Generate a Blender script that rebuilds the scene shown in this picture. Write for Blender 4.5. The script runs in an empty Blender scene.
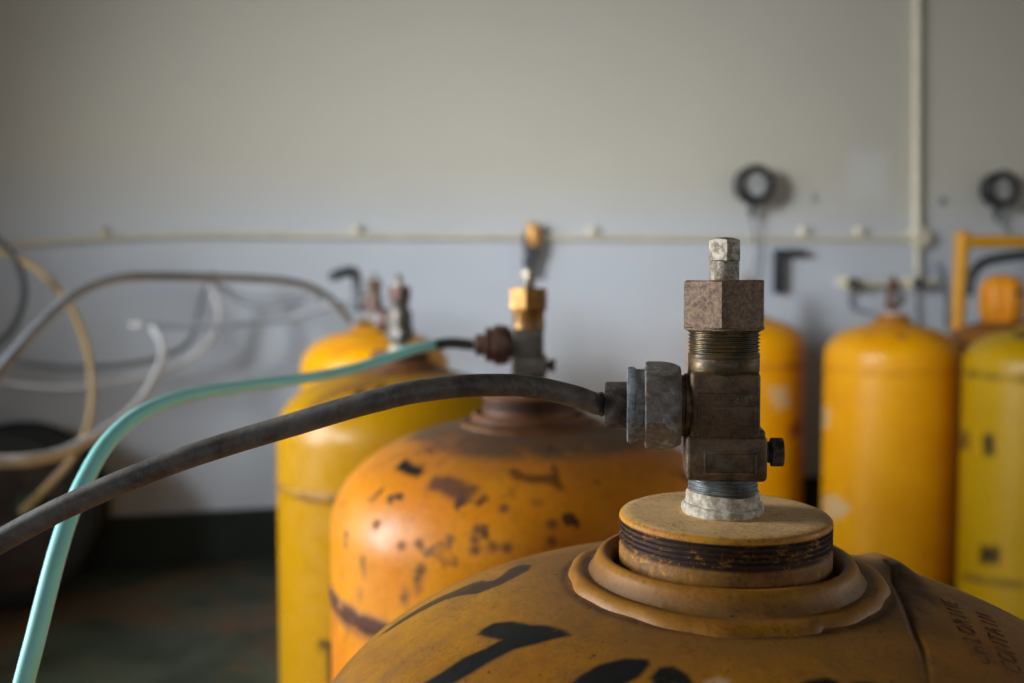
import bpy, bmesh, math, random
import numpy as np
from mathutils import Vector, Matrix, Euler

S = bpy.context.scene
COL = S.collection
PI = math.pi
random.seed(7)
rng = np.random.default_rng(7)

# ------------------------------------------------------------------ camera
F = 995.0
PITCH = math.atan((341.5 - 280.0) / F)
EYE = 0.95                                       # eye height above the floor
cam_d = bpy.data.cameras.new('camera')
cam = bpy.data.objects.new('camera', cam_d)
COL.objects.link(cam)
cam.location = (0, 0, EYE)
cam.rotation_euler = (PI / 2 - PITCH, 0, 0)
cam_d.sensor_width = 36.0
cam_d.lens = F * 36.0 / 1024.0
cam_d.clip_start = 0.02
cam_d.dof.use_dof = True
cam_d.dof.focus_distance = 0.435
cam_d.dof.aperture_fstop = 5.9
S.camera = cam


def at(px, py, Y):
    """room point seen in the photograph at (px, py), Y metres ahead"""
    a = (px - 512.0) / F
    b = -(py - 341.5) / F
    d = Vector((a, math.cos(PITCH) + b * math.sin(PITCH), -math.sin(PITCH) + b * math.cos(PITCH)))
    return d * (Y / d.y) + Vector((0, 0, EYE))


# ------------------------------------------------------------------ colour and materials
def lin(c):
    return tuple(((v / 255.0) / 12.92 if v / 255.0 <= 0.04045 else ((v / 255.0 + 0.055) / 1.055) ** 2.4) for v in c) + (1.0,)


class NT:
    def __init__(self, name):
        self.m = bpy.data.materials.new(name)
        self.m.use_nodes = True
        self.t = self.m.node_tree
        self.b = self.t.nodes['Principled BSDF']
        tc = self.t.nodes.new('ShaderNodeTexCoord')
        self.co = tc.outputs['Object']

    def n(self, kind, **kw):
        x = self.t.nodes.new(kind)
        for k, v in kw.items():
            setattr(x, k, v)
        return x

    def link(self, a, b):
        self.t.links.new(a, b)

    def noise(self, scale, detail=6, rough=0.6, dist=0.0, vec=None):
        x = self.n('ShaderNodeTexNoise')
        x.inputs['Scale'].default_value = scale
        x.inputs['Detail'].default_value = detail
        x.inputs['Roughness'].default_value = rough
        x.inputs['Distortion'].default_value = dist
        self.link(vec if vec is not None else self.co, x.inputs['Vector'])
        return x.outputs['Fac']

    def scaled(self, s):
        x = self.n('ShaderNodeMapping')
        x.inputs['Scale'].default_value = s
        self.link(self.co, x.inputs['Vector'])
        return x.outputs['Vector']

    def ramp(self, fac, a, b, lo=0.0, hi=1.0):
        x = self.n('ShaderNodeMapRange', interpolation_type='SMOOTHSTEP')
        x.inputs['From Min'].default_value = a
        x.inputs['From Max'].default_value = b
        x.inputs['To Min'].default_value = lo
        x.inputs['To Max'].default_value = hi
        self.link(fac, x.inputs['Value'])
        return x.outputs['Result']

    def math(self, op, a, b=None, clamp=False):
        x = self.n('ShaderNodeMath', operation=op, use_clamp=clamp)
        for i, v in enumerate((a, b)):
            if v is None:
                continue
            if isinstance(v, (int, float)):
                x.inputs[i].default_value = v
            else:
                self.link(v, x.inputs[i])
        return x.outputs[0]

    def mix(self, fac, a, b):
        x = self.n('ShaderNodeMix', data_type='RGBA')
        for s, v in ((x.inputs[0], fac), (x.inputs[6], a), (x.inputs[7], b)):
            if isinstance(v, (int, float, tuple)):
                s.default_value = v
            else:
                self.link(v, s)
        return x.outputs[2]

    def mixf(self, fac, a, b):
        x = self.n('ShaderNodeMix', data_type='FLOAT')
        for s, v in ((x.inputs[0], fac), (x.inputs[2], a), (x.inputs[3], b)):
            if isinstance(v, (int, float)):
                s.default_value = v
            else:
                self.link(v, s)
        return x.outputs[0]

    def attr(self, name):
        x = self.n('ShaderNodeAttribute', attribute_name=name)
        return x.outputs['Fac']

    def bump(self, h, strength, dist):
        x = self.n('ShaderNodeBump')
        x.inputs['Strength'].default_value = strength
        x.inputs['Distance'].default_value = dist
        self.link(h, x.inputs['Height'])
        self.link(x.outputs['Normal'], self.b.inputs['Normal'])

    def out(self, color, rough, metal=0.0):
        for k, v in (('Base Color', color), ('Roughness', rough), ('Metallic', metal)):
            if isinstance(v, (int, float, tuple)):
                self.b.inputs[k].default_value = v
            else:
                self.link(v, self.b.inputs[k])
        return self.m


def paint(name, base, base2, grime=(74, 52, 30), rust=(80, 48, 26), spots=0.0, rough=0.3, chip_pale=(205, 180, 140), dust=0.0, speck=0.0):
    """old gas cylinder paint: colour drift, grime, rust spots, stencilled black, chips, pale areas"""
    k = NT(name)
    v = k.ramp(k.noise(7, 5, 0.6), 0.3, 0.7)
    c = k.mix(v, lin(base), lin(base2))
    fine = k.noise(160, 4, 0.7)
    c = k.mix(k.ramp(fine, 0.45, 0.8, 0, 0.35), c, lin(rust))
    g0 = k.attr('grime')
    gn = k.noise(26, 8, 0.72, 0.6)
    gf = k.math('MULTIPLY', g0, k.ramp(gn, 0.2, 0.62, 0.35, 1.0), True)
    if dust:
        gf = k.math('MAXIMUM', gf, k.ramp(k.noise(14, 8, 0.7, 0.8), 0.38, 0.72, 0, dust))
    c = k.mix(gf, c, lin(grime))
    if speck:
        f1 = k.ramp(k.noise(560, 3, 0.65), 0.46, 0.72)
        f2 = k.ramp(k.noise(38, 7, 0.75, 0.6), 0.36, 0.66)
        c = k.mix(k.math('MULTIPLY', k.math('MULTIPLY', f1, f2), speck), c, lin((64, 40, 18)))
        f3 = k.ramp(k.noise(70, 8, 0.8, 0.8), 0.54, 0.66, 0, 0.55 * speck)
        c = k.mix(f3, c, lin((86, 56, 28)))
        f4 = k.ramp(k.noise(55, 8, 0.75, 0.4), 0.60, 0.72, 0, 0.5 * speck)
        c = k.mix(f4, c, lin((206, 152, 70)))
    if spots:
        s1 = k.ramp(k.noise(42, 3, 0.5), 0.60, 0.66)
        s2 = k.ramp(k.noise(16, 2, 0.4), 0.42, 0.6)
        sp = k.math('MULTIPLY', k.math('MULTIPLY', s1, s2), spots)
        c = k.mix(sp, c, lin(rust))
        s3 = k.ramp(k.noise(17, 6, 0.65, 0.5), 0.55, 0.72, 0, 0.5 * spots)
        c = k.mix(s3, c, lin((150, 88, 40)))
    r0 = k.math('MULTIPLY', k.attr('rust'), k.ramp(k.noise(60, 6, 0.7), 0.25, 0.55, 0.3, 1.0), True)
    c = k.mix(r0, c, lin(rust))
    c = k.mix(k.attr('chip_pale'), c, lin(chip_pale))
    dots = k.ramp(k.noise(240, 2, 0.5), 0.70, 0.75)
    c = k.mix(k.math('MULTIPLY', dots, 0.7), c, lin((30, 20, 12)))
    mk = k.math('MULTIPLY', k.attr('mark'), k.ramp(k.noise(90, 5, 0.7), 0.2, 0.42, 0.72, 1.0), True)
    c = k.mix(mk, c, lin((20, 20, 19)))
    r = k.mixf(gf, rough, 0.62)
    r = k.mixf(k.ramp(k.noise(30, 6, 0.7), 0.3, 0.7, 0, 0.45), r, 0.7)
    r = k.mixf(r0, r, 0.85)
    k.bump(k.math('ADD', k.noise(220, 4, 0.7), k.math('MULTIPLY', k.noise(22, 4, 0.6), 2.0)), 0.35, 0.0006)
    k.b.inputs['Specular IOR Level'].default_value = 0.35
    return k.out(c, r)


def metal(name, a, b, met=0.8, rough=0.45, scale=120, bump=0.4, spot=None, lo=0.35, hi=0.65):
    k = NT(name)
    c = k.mix(k.ramp(k.noise(scale, 8, 0.72), lo, hi), lin(a), lin(b))
    sp = 0.0
    if spot:
        sp = k.ramp(k.noise(scale * 0.45, 8, 0.75, 0.7), 0.52, 0.66)
        c = k.mix(sp, c, lin(spot))
    r = k.ramp(k.noise(scale * 0.7, 5, 0.7), 0.3, 0.7, rough - 0.12, rough + 0.15)
    m = k.ramp(sp, 0, 1, met, met * 0.3) if spot else met
    k.bump(k.noise(scale * 3.2, 6, 0.75), bump, 0.0005)
    return k.out(c, r, m)


def plain(name, a, b=None, rough=0.5, scale=20, met=0.0, bump=0.0):
    k = NT(name)
    c = k.mix(k.ramp(k.noise(scale, 6, 0.65), 0.35, 0.65), lin(a), lin(b or a))
    if bump:
        k.bump(k.noise(scale * 6, 5, 0.7), bump, 0.0008)
    return k.out(c, rough, met)


# ------------------------------------------------------------------ mesh helpers
def finish(name, bm, mat, parent=None, smooth=35, loc=None):
    me = bpy.data.meshes.new(name)
    bmesh.ops.recalc_face_normals(bm, faces=bm.faces)
    bm.to_mesh(me)
    bm.free()
    return link_mesh(name, me, mat, parent, smooth, loc)


def link_mesh(name, me, mat, parent=None, smooth=35, loc=None):
    if smooth and not me.get('done'):
        me.polygons.foreach_set('use_smooth', [True] * len(me.polygons))
        me.set_sharp_from_angle(angle=math.radians(smooth))
    me['done'] = 1
    if not me.materials:
        me.materials.append(mat)
    o = bpy.data.objects.new(name, me)
    COL.objects.link(o)
    o.material_slots[0].link = 'OBJECT'
    o.material_slots[0].material = mat
    if parent:
        o.parent = parent
    if loc is not None:
        o.location = loc
    return o


def empty(name, loc, rz=0.0):
    o = bpy.data.objects.new(name, None)
    o.empty_display_size = 0.05
    COL.objects.link(o)
    o.location = loc
    o.rotation_euler = (0, 0, rz)
    return o


def tag(o, label=None, cat=None, group=None, kind=None):
    for k, v in (('label', label), ('category', cat), ('group', group), ('kind', kind)):
        if v:
            o[k] = v
    return o


def lathe(bm, prof, segs=64, M=None, close=True):
    """revolve [(r, z)] about z; ends on the axis are capped"""
    M = M or Matrix()
    rings = []
    for r, z in prof:
        if r < 1e-6:
            rings.append([bm.verts.new(M @ Vector((0, 0, z)))])
        else:
            rings.append([bm.verts.new(M @ Vector((r * math.cos(2 * PI * i / segs), r * math.sin(2 * PI * i / segs), z))) for i in range(segs)])
    for a, b in zip(rings, rings[1:]):
        for i in range(segs):
            j = (i + 1) % segs
            if len(a) == 1 and len(b) == 1:
                continue
            if len(a) == 1:
                bm.faces.new((a[0], b[i], b[j]))
            elif len(b) == 1:
                bm.faces.new((a[i], a[j], b[0]))
            else:
                bm.faces.new((a[i], a[j], b[j], b[i]))
    return rings


def prism(bm, n, R, z0, z1, rot=0.0, ch0=0.0, ch1=0.0, M=None, bev=0.0):
    """n-sided nut about z with chamfered corners at either end, built as nut ∩ cone"""
    M = M or Matrix()
    segs = n * 8
    ap = R * math.cos(PI / n)

    def rad(a):
        d = (a - rot) % (2 * PI / n) - PI / n
        return ap / math.cos(d)
    zs = []
    H = z1 - z0
    for t in (0, 0.04, 0.09, 0.15, 0.25, 0.5, 0.75, 0.85, 0.91, 0.96, 1.0):
        zs.append(z0 + H * t)
    rings = []
    for z in zs:
        ring = []
        lim = 9.0
        if ch0:
            lim = min(lim, ap * 0.985 + (z - z0) / ch0 * (R - ap * 0.985))
        if ch1:
            lim = min(lim, ap * 0.985 + (z1 - z) / ch1 * (R - ap * 0.985))
        for i in range(segs):
            a = rot + 2 * PI * i / segs
            r = min(rad(a), lim, R - bev)
            ring.append(bm.verts.new(M @ Vector((r * math.cos(a), r * math.sin(a), z))))
        rings.append(ring)
    for a, b in zip(rings, rings[1:]):
        for i in range(segs):
            j = (i + 1) % segs
            bm.faces.new((a[i], a[j], b[j], b[i]))
    bm.faces.new(rings[0][::-1])
    bm.faces.new(rings[-1])


def box(bm, c, s, bevel=0.0, segs=3, M=None):
    r = bmesh.ops.create_cube(bm, size=1.0)
    vs = r['verts']
    for v in vs:
        v.co = Vector((v.co.x * s[0] + c[0], v.co.y * s[1] + c[1], v.co.z * s[2] + c[2]))
    fs = set(f for v in vs for f in v.link_faces)
    if bevel:
        es = list(set(e for v in vs for e in v.link_edges))
        o = bmesh.ops.bevel(bm, geom=es, offset=bevel, segments=segs, profile=0.5, affect='EDGES')
        fs = set(f for f in bm.faces if f.is_valid and f in set(o['faces'])) | set(f for f in fs if f.is_valid)
    if M:
        vv = set(v for f in fs for v in f.verts)
        for v in vv:
            v.co = M @ v.co
    return fs


def front_inset(bm, fs, thick, depth):
    """sink a panel into the -y face of a box"""
    cand = [f for f in fs if f.is_valid and f.normal.y < -0.9]
    if not cand:
        bm.normal_update()
        cand = [f for f in fs if f.is_valid and f.normal.y < -0.9]
    f = max(cand, key=lambda q: q.calc_area())
    bmesh.ops.inset_individual(bm, faces=[f], thickness=thick, depth=0)
    bmesh.ops.inset_individual(bm, faces=[f], thickness=abs(depth) * 0.7, depth=-depth)


def spline(pts, per=12):
    """Catmull-Rom through points"""
    P = [Vector(p) for p in pts]
    P = [P[0] * 2 - P[1]] + P + [P[-1] * 2 - P[-2]]
    out = []
    for i in range(1, len(P) - 2):
        a, b, c, d = P[i - 1], P[i], P[i + 1], P[i + 2]
        for k in range(per):
            t = k / per
            out.append(0.5 * ((2 * b) + (c - a) * t + (2 * a - 5 * b + 4 * c - d) * t * t + (3 * b - a - 3 * c + d) * t ** 3))
    out.append(P[-2])
    return out


def tube(bm, pts, rad, segs=20, cap=True):
    n = len(pts)
    rs = rad if isinstance(rad, (list, tuple)) else [rad] * n
    T = [(pts[min(i + 1, n - 1)] - pts[max(i - 1, 0)]).normalized() for i in range(n)]
    up = Vector((0, 0, 1)) if abs(T[0].z) < 0.9 else Vector((1, 0, 0))
    u = (up - T[0] * up.dot(T[0])).normalized()
    rings = []
    for i in range(n):
        u = (u - T[i] * u.dot(T[i])).normalized()
        w = T[i].cross(u)
        rings.append([bm.verts.new(pts[i] + (u * math.cos(2 * PI * k / segs) + w * math.sin(2 * PI * k / segs)) * rs[i]) for k in range(segs)])
    for a, b in zip(rings, rings[1:]):
        for k in range(segs):
            j = (k + 1) % segs
            bm.faces.new((a[k], a[j], b[j], b[k]))
    if cap:
        bm.faces.new(rings[0][::-1])
        bm.faces.new(rings[-1])


# ------------------------------------------------------------------ materials
M = {}
M['front'] = paint('front_cylinder_paint', (188, 128, 16), (162, 101, 12), grime=(108, 78, 44), rust=(58, 34, 18), rough=0.42, dust=0.7, speck=0.55)
M['spotted'] = paint('spotted_cylinder_paint', (228, 148, 14), (218, 126, 16), grime=(102, 74, 50), rust=(82, 48, 30), spots=1.0, rough=0.36)
M['yellow'] = paint('yellow_cylinder_paint', (184, 134, 0), (180, 130, 0), grime=(120, 82, 44), rust=(96, 60, 30), rough=0.26)
M['deep'] = paint('deep_yellow_paint', (232, 162, 0), (224, 150, 0), grime=(120, 76, 30), rust=(170, 92, 30), rough=0.28)
M['green'] = paint('greenish_yellow_paint', (190, 147, 0), (180, 140, 0), grime=(110, 78, 40), rust=(70, 52, 20), rough=0.3)
M['brown'] = paint('brownish_cylinder_paint', (188, 122, 22), (150, 92, 30), grime=(112, 74, 38), rust=(70, 44, 24), spots=0.5, rough=0.35)
M['neck'] = paint('rusty_neck_paint', (150, 92, 34), (112, 68, 34), grime=(70, 48, 36), rust=(66, 42, 28), spots=0.8, rough=0.5)
M['cap'] = paint('orange_cap_paint', (232, 150, 20), (220, 136, 20), grime=(110, 70, 36), rust=(110, 60, 26), rough=0.4)

M['bronze'] = metal('dark_bronze', (112, 86, 60), (68, 52, 38), 0.4, 0.44, 160, 0.7, spot=(96, 84, 66))
M['brass_dark'] = metal('tarnished_brass', (122, 98, 60), (70, 62, 48), 0.75, 0.34, 70, 0.3, spot=(52, 62, 54))
M['nut'] = metal('brown_weathered_steel', (158, 130, 104), (96, 78, 64), 0.45, 0.48, 520, 1.0, spot=(84, 60, 46), lo=0.34, hi=0.66)
M['union'] = metal('oxidised_grey_steel', (136, 130, 126), (104, 90, 78), 0.4, 0.5, 200, 0.6, spot=(164, 168, 172), lo=0.36, hi=0.64)
M['flange'] = metal('bluish_grey_steel', (150, 156, 162), (108, 106, 104), 0.4, 0.5, 160, 0.8, spot=(186, 194, 200), lo=0.42, hi=0.58)
M['dark'] = metal('blackened_steel', (88, 76, 68), (52, 44, 39), 0.3, 0.52, 180, 0.8, spot=(104, 98, 92), lo=0.42, hi=0.58)
M['nickel'] = metal('worn_nickel', (160, 152, 138), (104, 92, 76), 0.8, 0.42, 260, 0.9, lo=0.42, hi=0.58)
M['tape'] = plain('white_sealing_tape', (214, 206, 190), (158, 142, 116), 0.75, 300, 0, 0.8)
M['tape_thread'] = metal('taped_thread_metal', (126, 132, 132), (74, 70, 62), 0.3, 0.4, 90, 0.4, spot=(180, 184, 184))
M['brass'] = metal('yellow_brass', (176, 130, 66), (138, 98, 50), 0.7, 0.46, 60, 0.2)
M['grey_body'] = metal('dull_grey_metal', (112, 106, 98), (84, 76, 68), 0.45, 0.45, 60, 0.3)
M['rusty'] = metal('rusty_brown_steel', (112, 78, 62), (76, 54, 46), 0.25, 0.55, 60, 0.6)


def rim_mat():
    """collar: dusty top, yellow worn rim, blackened thread (its own wear follows the 'grime' attribute)"""
    k = NT('collar_paint')
    c = k.mix(k.ramp(k.noise(30, 6, 0.7), 0.3, 0.7), lin((204, 142, 34)), lin((176, 112, 28)))
    c = k.mix(k.math('MULTIPLY', k.attr('dust'), k.ramp(k.noise(34, 8, 0.75, 0.5), 0.25, 0.6, 0.55, 1.0), True), c, lin((226, 182, 122)))
    c = k.mix(k.math('MULTIPLY', k.attr('dust'), k.ramp(k.noise(22, 8, 0.75, 0.9), 0.55, 0.72, 0, 0.6), True), c, lin((78, 66, 50)))
    f1 = k.ramp(k.noise(560, 3, 0.65), 0.44, 0.70)
    f2 = k.ramp(k.noise(30, 7, 0.75, 0.6), 0.36, 0.66)
    c = k.mix(k.math('MULTIPLY', k.math('MULTIPLY', f1, f2), 0.75), c, lin((62, 42, 22)))
    gm = k.math('MULTIPLY', k.attr('grime'), k.ramp(k.noise(95, 8, 0.8, 0.5), 0.34, 0.48, 0.15, 1.0), True)
    c = k.mix(gm, c, lin((50, 28, 15)))
    k.bump(k.noise(240, 5, 0.7), 0.6, 0.0006)
    k.b.inputs['Specular IOR Level'].default_value = 0.35
    return k.out(c, k.mixf(gm, k.ramp(k.noise(60, 5, 0.6), 0.3, 0.7, 0.4, 0.7), 0.7))


M['collar'] = rim_mat()


def hose_mat(name, a, b, c3, rough):
    k = NT(name)
    s = k.noise(60, 6, 0.7, 0.5)
    c = k.mix(k.ramp(s, 0.3, 0.7), lin(a), lin(b))
    c = k.mix(k.ramp(k.noise(140, 8, 0.8, 0.6), 0.55, 0.75, 0, 0.6), c, lin(c3))
    k.bump(k.noise(400, 5, 0.7), 0.5, 0.0004)
    return k.out(c, rough)


M['black_hose'] = hose_mat('worn_black_rubber', (120, 114, 108), (72, 64, 58), (176, 172, 166), 0.55)
M['teal'] = plain('teal_plastic', (160, 236, 230), (148, 228, 222), 0.55, 8)
M['hose_dark'] = plain('dark_grey_plastic', (74, 76, 76), (60, 60, 60), 0.4, 10)
M['hose_grey'] = plain('grey_plastic', (128, 130, 134), (116, 118, 122), 0.2, 10)
M['hose_pale'] = plain('pale_grey_plastic', (200, 198, 196), (180, 178, 176), 0.35, 10)
M['hose_mid'] = plain('mid_grey_plastic', (128, 130, 134), (112, 114, 118), 0.35, 10)
M['hose_yellow'] = plain('yellow_plastic', (182, 152, 98), (166, 136, 82), 0.4, 10)
M['black'] = plain('black_plastic', (26, 26, 26), (34, 34, 33), 0.45, 30)
M['dial'] = plain('pale_dial', (176, 176, 172), (160, 160, 156), 0.35, 30)
M['cream'] = plain('cream_conduit', (222, 212, 188), (206, 196, 172), 0.5, 12)
M['dark_steel'] = plain('dark_blue_grey_steel', (58, 62, 68), (48, 50, 54), 0.45, 40, 0.3)
M['drum'] = plain('dark_drum', (24, 22, 20), (18, 17, 16), 0.7, 9)
M['drum_face'] = plain('brown_drum_end', (74, 58, 44), (44, 35, 28), 0.8, 9)
M['yellow_tube'] = paint('trolley_yellow', (222, 158, 14), (206, 136, 14), rough=0.35)
M['frame'] = plain('window_paint', (190, 190, 184), (180, 180, 172), 0.5, 8)


def wall_mat():
    k = NT('wall_colour')
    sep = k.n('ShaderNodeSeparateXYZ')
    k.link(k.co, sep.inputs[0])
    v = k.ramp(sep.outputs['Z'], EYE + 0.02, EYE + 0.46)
    c = k.mix(v, lin((196, 202, 210)), lin((200, 194, 178)))  # bluish low down, blending to cream higher up
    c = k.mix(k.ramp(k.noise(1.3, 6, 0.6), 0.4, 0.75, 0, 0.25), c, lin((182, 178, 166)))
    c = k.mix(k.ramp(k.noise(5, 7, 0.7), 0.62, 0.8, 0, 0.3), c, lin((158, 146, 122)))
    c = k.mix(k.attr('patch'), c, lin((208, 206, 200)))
    k.bump(k.noise(60, 6, 0.6), 0.15, 0.001)
    return k.out(c, 0.62)


def floor_mat():
    k = NT('painted_floor')
    c = k.mix(k.ramp(k.noise(3.0, 6, 0.6, 0.6), 0.4, 0.6), lin((74, 82, 64)), lin((48, 60, 46)))
    c = k.mix(k.ramp(k.noise(2.2, 7, 0.65, 0.8), 0.48, 0.66, 0, 0.85), c, lin((112, 74, 42)))
    c = k.mix(k.ramp(k.noise(3.6, 7, 0.65, 1.0), 0.55, 0.7, 0, 0.8), c, lin((24, 20, 16)))
    c = k.mix(k.ramp(k.noise(11, 7, 0.7), 0.66, 0.78, 0, 0.5), c, lin((120, 118, 92)))
    k.bump(k.noise(40, 5, 0.6), 0.2, 0.002)
    return k.out(c, k.ramp(k.noise(4, 5, 0.6), 0.3, 0.7, 0.45, 0.7))


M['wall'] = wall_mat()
M['floor'] = floor_mat()
M['ceiling'] = plain('ceiling_boards', (112, 98, 78), (96, 84, 66), 0.8, 3)
M['plinth'] = plain('dark_green_skirting', (26, 40, 34), (20, 30, 26), 0.45, 6)

# ------------------------------------------------------------------ the room
TW = math.tan(math.radians(15))
ROOM_L, ROOM_R, ROOM_B, CEIL = -2.6, 3.4, -3.2, 2.75


def wy(x):
    return 3.6 + TW * x


def wall(name, p0, p1, thick, z1, openings=(), mat=None, patch=None, res=None):
    """upright slab from p0 to p1 (inner face), thickness to the right of travel; openings (s0, s1, z0, z1)"""
    a, b = Vector(p0), Vector(p1)
    L = (b - a).length
    d = (b - a) / L
    nrm = Vector((d.y, -d.x))
    bm = bmesh.new()
    ss = sorted({0.0, L, *[o[0] for o in openings], *[o[1] for o in openings], *((patch[0], patch[1]) if patch else ())})
    zz = sorted({0.0, z1, *[o[2] for o in openings], *[o[3] for o in openings]})
    for i in range(len(ss) - 1):
        for j in range(len(zz) - 1):
            sm, zm = (ss[i] + ss[i + 1]) / 2, (zz[j] + zz[j + 1]) / 2
            if any(o[0] < sm < o[1] and o[2] < zm < o[3] for o in openings):
                continue
            c = [a + d * ss[i], a + d * ss[i + 1], a + d * ss[i + 1] + nrm * thick, a + d * ss[i] + nrm * thick]
            lo = [bm.verts.new((q.x, q.y, zz[j])) for q in c]
            hi = [bm.verts.new((q.x, q.y, zz[j + 1])) for q in c]
            bm.faces.new(lo[::-1])
            bm.faces.new(hi)
            for q in range(4):
                bm.faces.new((lo[q], lo[(q + 1) % 4], hi[(q + 1) % 4], hi[q]))
    bmesh.ops.remove_doubles(bm, verts=bm.verts, dist=1e-5)
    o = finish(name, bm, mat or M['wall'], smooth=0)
    return tag(o, kind='structure')


PL, PR = (ROOM_L, wy(ROOM_L)), (ROOM_R, wy(ROOM_R))
# back wall as a slab with a fine grid on its face, so a repainted patch has somewhere to live
WD = Vector((math.cos(math.radians(15)), math.sin(math.radians(15)), 0))      # along the wall
WN = Vector((math.sin(math.radians(15)), -math.cos(math.radians(15)), 0))     # out of the wall into the room
W0 = Vector((0, 3.6, 0))


def onwall(px, py, off=0.0):
    """point on the back wall (off metres in front of it) seen at (px, py)"""
    d = at(px, py, 1.0) - Vector((0, 0, EYE))
    t = ((W0 + WN * off - Vector((0, 0, EYE))).dot(WN)) / d.dot(WN)
    return d * t + Vector((0, 0, EYE))


def back_wall():
    bm = bmesh.new()
    NX, NZ = 160, 80
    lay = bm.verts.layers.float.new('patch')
    a = Vector((PL[0], PL[1], 0))
    L = (Vector((PR[0], PR[1], 0)) - a).length
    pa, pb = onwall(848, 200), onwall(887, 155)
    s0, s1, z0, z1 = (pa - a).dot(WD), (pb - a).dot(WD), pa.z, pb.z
    xs = sorted(set([L * i / NX for i in range(NX + 1)]))
    zs = [CEIL * j / NZ for j in range(NZ + 1)]
    g = []
    for s in xs:
        col = []
        for z in zs:
            p = a + WD * s
            v = bm.verts.new((p.x, p.y, z))
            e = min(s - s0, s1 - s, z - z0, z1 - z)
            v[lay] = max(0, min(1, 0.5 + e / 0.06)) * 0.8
            col.append(v)
        g.append(col)
    for i in range(NX):
        for j in range(NZ):
            bm.faces.new((g[i][j], g[i + 1][j], g[i + 1][j + 1], g[i][j + 1]))
    # thickness behind the face
    back = [bm.verts.new(Vector(v.co) - WN * 0.2) for v in (g[0][0], g[NX][0], g[NX][NZ], g[0][NZ])]
    bm.faces.new(back[::-1])
    bm.faces.new([c[NZ] for c in g] + [back[2], back[3]])
    bm.faces.new([c[0] for c in g][::-1] + [back[0], back[1]])
    bm.faces.new(g[0] + [back[3], back[0]])
    bm.faces.new(g[NX][::-1] + [back[1], back[2]])
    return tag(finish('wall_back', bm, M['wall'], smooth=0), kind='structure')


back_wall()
WIN_L = [(-0.95, 0.05, 1.25, 2.25), (0.35, 1.35, 0.62, 2.15)]            # as Y range, z range; the first is added to light the back wall
WIN_B = [(-0.1, 0.6, 1.3, 2.0), (1.7, 2.4, 1.3, 2.0), (-2.0, -1.3, 1.3, 2.0)]    # as X range
WIN_R = [(0.7, 1.35, 1.25, 1.95)]
wall('wall_left', (ROOM_L, ROOM_B), PL, -0.25, CEIL, [(y0 - ROOM_B, y1 - ROOM_B, z0, z1) for y0, y1, z0, z1 in WIN_L])
wall('wall_right', (ROOM_R, ROOM_B), PR, 0.25, CEIL, [(y0 - ROOM_B, y1 - ROOM_B, z0, z1) for y0, y1, z0, z1 in WIN_R])
wall('wall_rear', (ROOM_L, ROOM_B), (ROOM_R, ROOM_B), 0.25, CEIL, [(x0 - ROOM_L, x1 - ROOM_L, z0, z1) for x0, x1, z0, z1 in WIN_B])


def slab(name, z0, z1, mat):
    bm = bmesh.new()
    c = [(ROOM_L - .25, ROOM_B - .25), (ROOM_R + .25, ROOM_B - .25), (ROOM_R + .25, wy(ROOM_R + .25) + .2), (ROOM_L - .25, wy(ROOM_L - .25) + .2)]
    lo = [bm.verts.new((x, y, z0)) for x, y in c]
    hi = [bm.verts.new((x, y, z1)) for x, y in c]
    bm.faces.new(lo[::-1])
    bm.faces.new(hi)
    for q in range(4):
        bm.faces.new((lo[q], lo[(q + 1) % 4], hi[(q + 1) % 4], hi[q]))
    return tag(finish(name, bm, mat, smooth=0), kind='structure')


slab('floor', -0.12, 0.0, M['floor'])
slab('ceiling', CEIL, CEIL + 0.12, M['ceiling'])

bm = bmesh.new()
a, b = Vector((PL[0], PL[1], 0)), Vector((PR[0], PR[1], 0))
for z0, z1, t in ((0, 0.160, 0.03), (0.160, 0.170, 0.022)):
    q = [a, b, b + WN * t, a + WN * t]
    lo = [bm.verts.new((p.x, p.y, z0)) for p in q]
    hi = [bm.verts.new((p.x, p.y, z1)) for p in q]
    bm.faces.new(lo[::-1])
    bm.faces.new(hi)
    for i in range(4):
        bm.faces.new((lo[i], lo[(i + 1) % 4], hi[(i + 1) % 4], hi[i]))
tag(finish('baseboard_back', bm, M['plinth'], smooth=0), kind='structure')


def window(name, plane, u0, u1, z0, z1, depth):
    """timber frame with one upright and one rail, filling an opening"""
    bm = bmesh.new()
    w = 0.05
    bars = [(u0, u0 + w, z0, z1), (u1 - w, u1, z0, z1), (u0 + w, u1 - w, z0, z0 + w), (u0 + w, u1 - w, z1 - w, z1),
            ((u0 + u1) / 2 - .02, (u0 + u1) / 2 + .02, z0 + w, z1 - w)]
    for a0, a1, b0, b1 in bars:
        if plane == 'x':
            box(bm, (depth, (a0 + a1) / 2, (b0 + b1) / 2), (0.06, a1 - a0, b1 - b0))
        else:
            box(bm, ((a0 + a1) / 2, depth, (b0 + b1) / 2), (a1 - a0, 0.06, b1 - b0))
    return tag(finish(name, bm, M['frame'], smooth=0), kind='structure')


L_AIM = [(0.17, 3.6, 1.04), (0.2, 0.75, 0.95)]
L_POW = [20, 50]
L_SPR = [44, 105]
B_POW = (4, 4.5, 2)
R_POW = 6


def daylight(name, loc, rot, sx, sy, power, color, spread=180):
    d = bpy.data.lights.new(name, 'AREA')
    d.shape = 'RECTANGLE'
    d.size, d.size_y = sx, sy
    d.energy = power
    d.color = color
    d.spread = math.radians(spread)
    o = bpy.data.objects.new(name, d)
    COL.objects.link(o)
    o.location = loc
    o.rotation_euler = rot
    return o


n_ = 1
SKY = (0.90, 0.95, 1.0)


def aim(a_, b_):
    return (Vector(b_) - Vector(a_)).to_track_quat('-Z', 'Y').to_euler()


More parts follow.
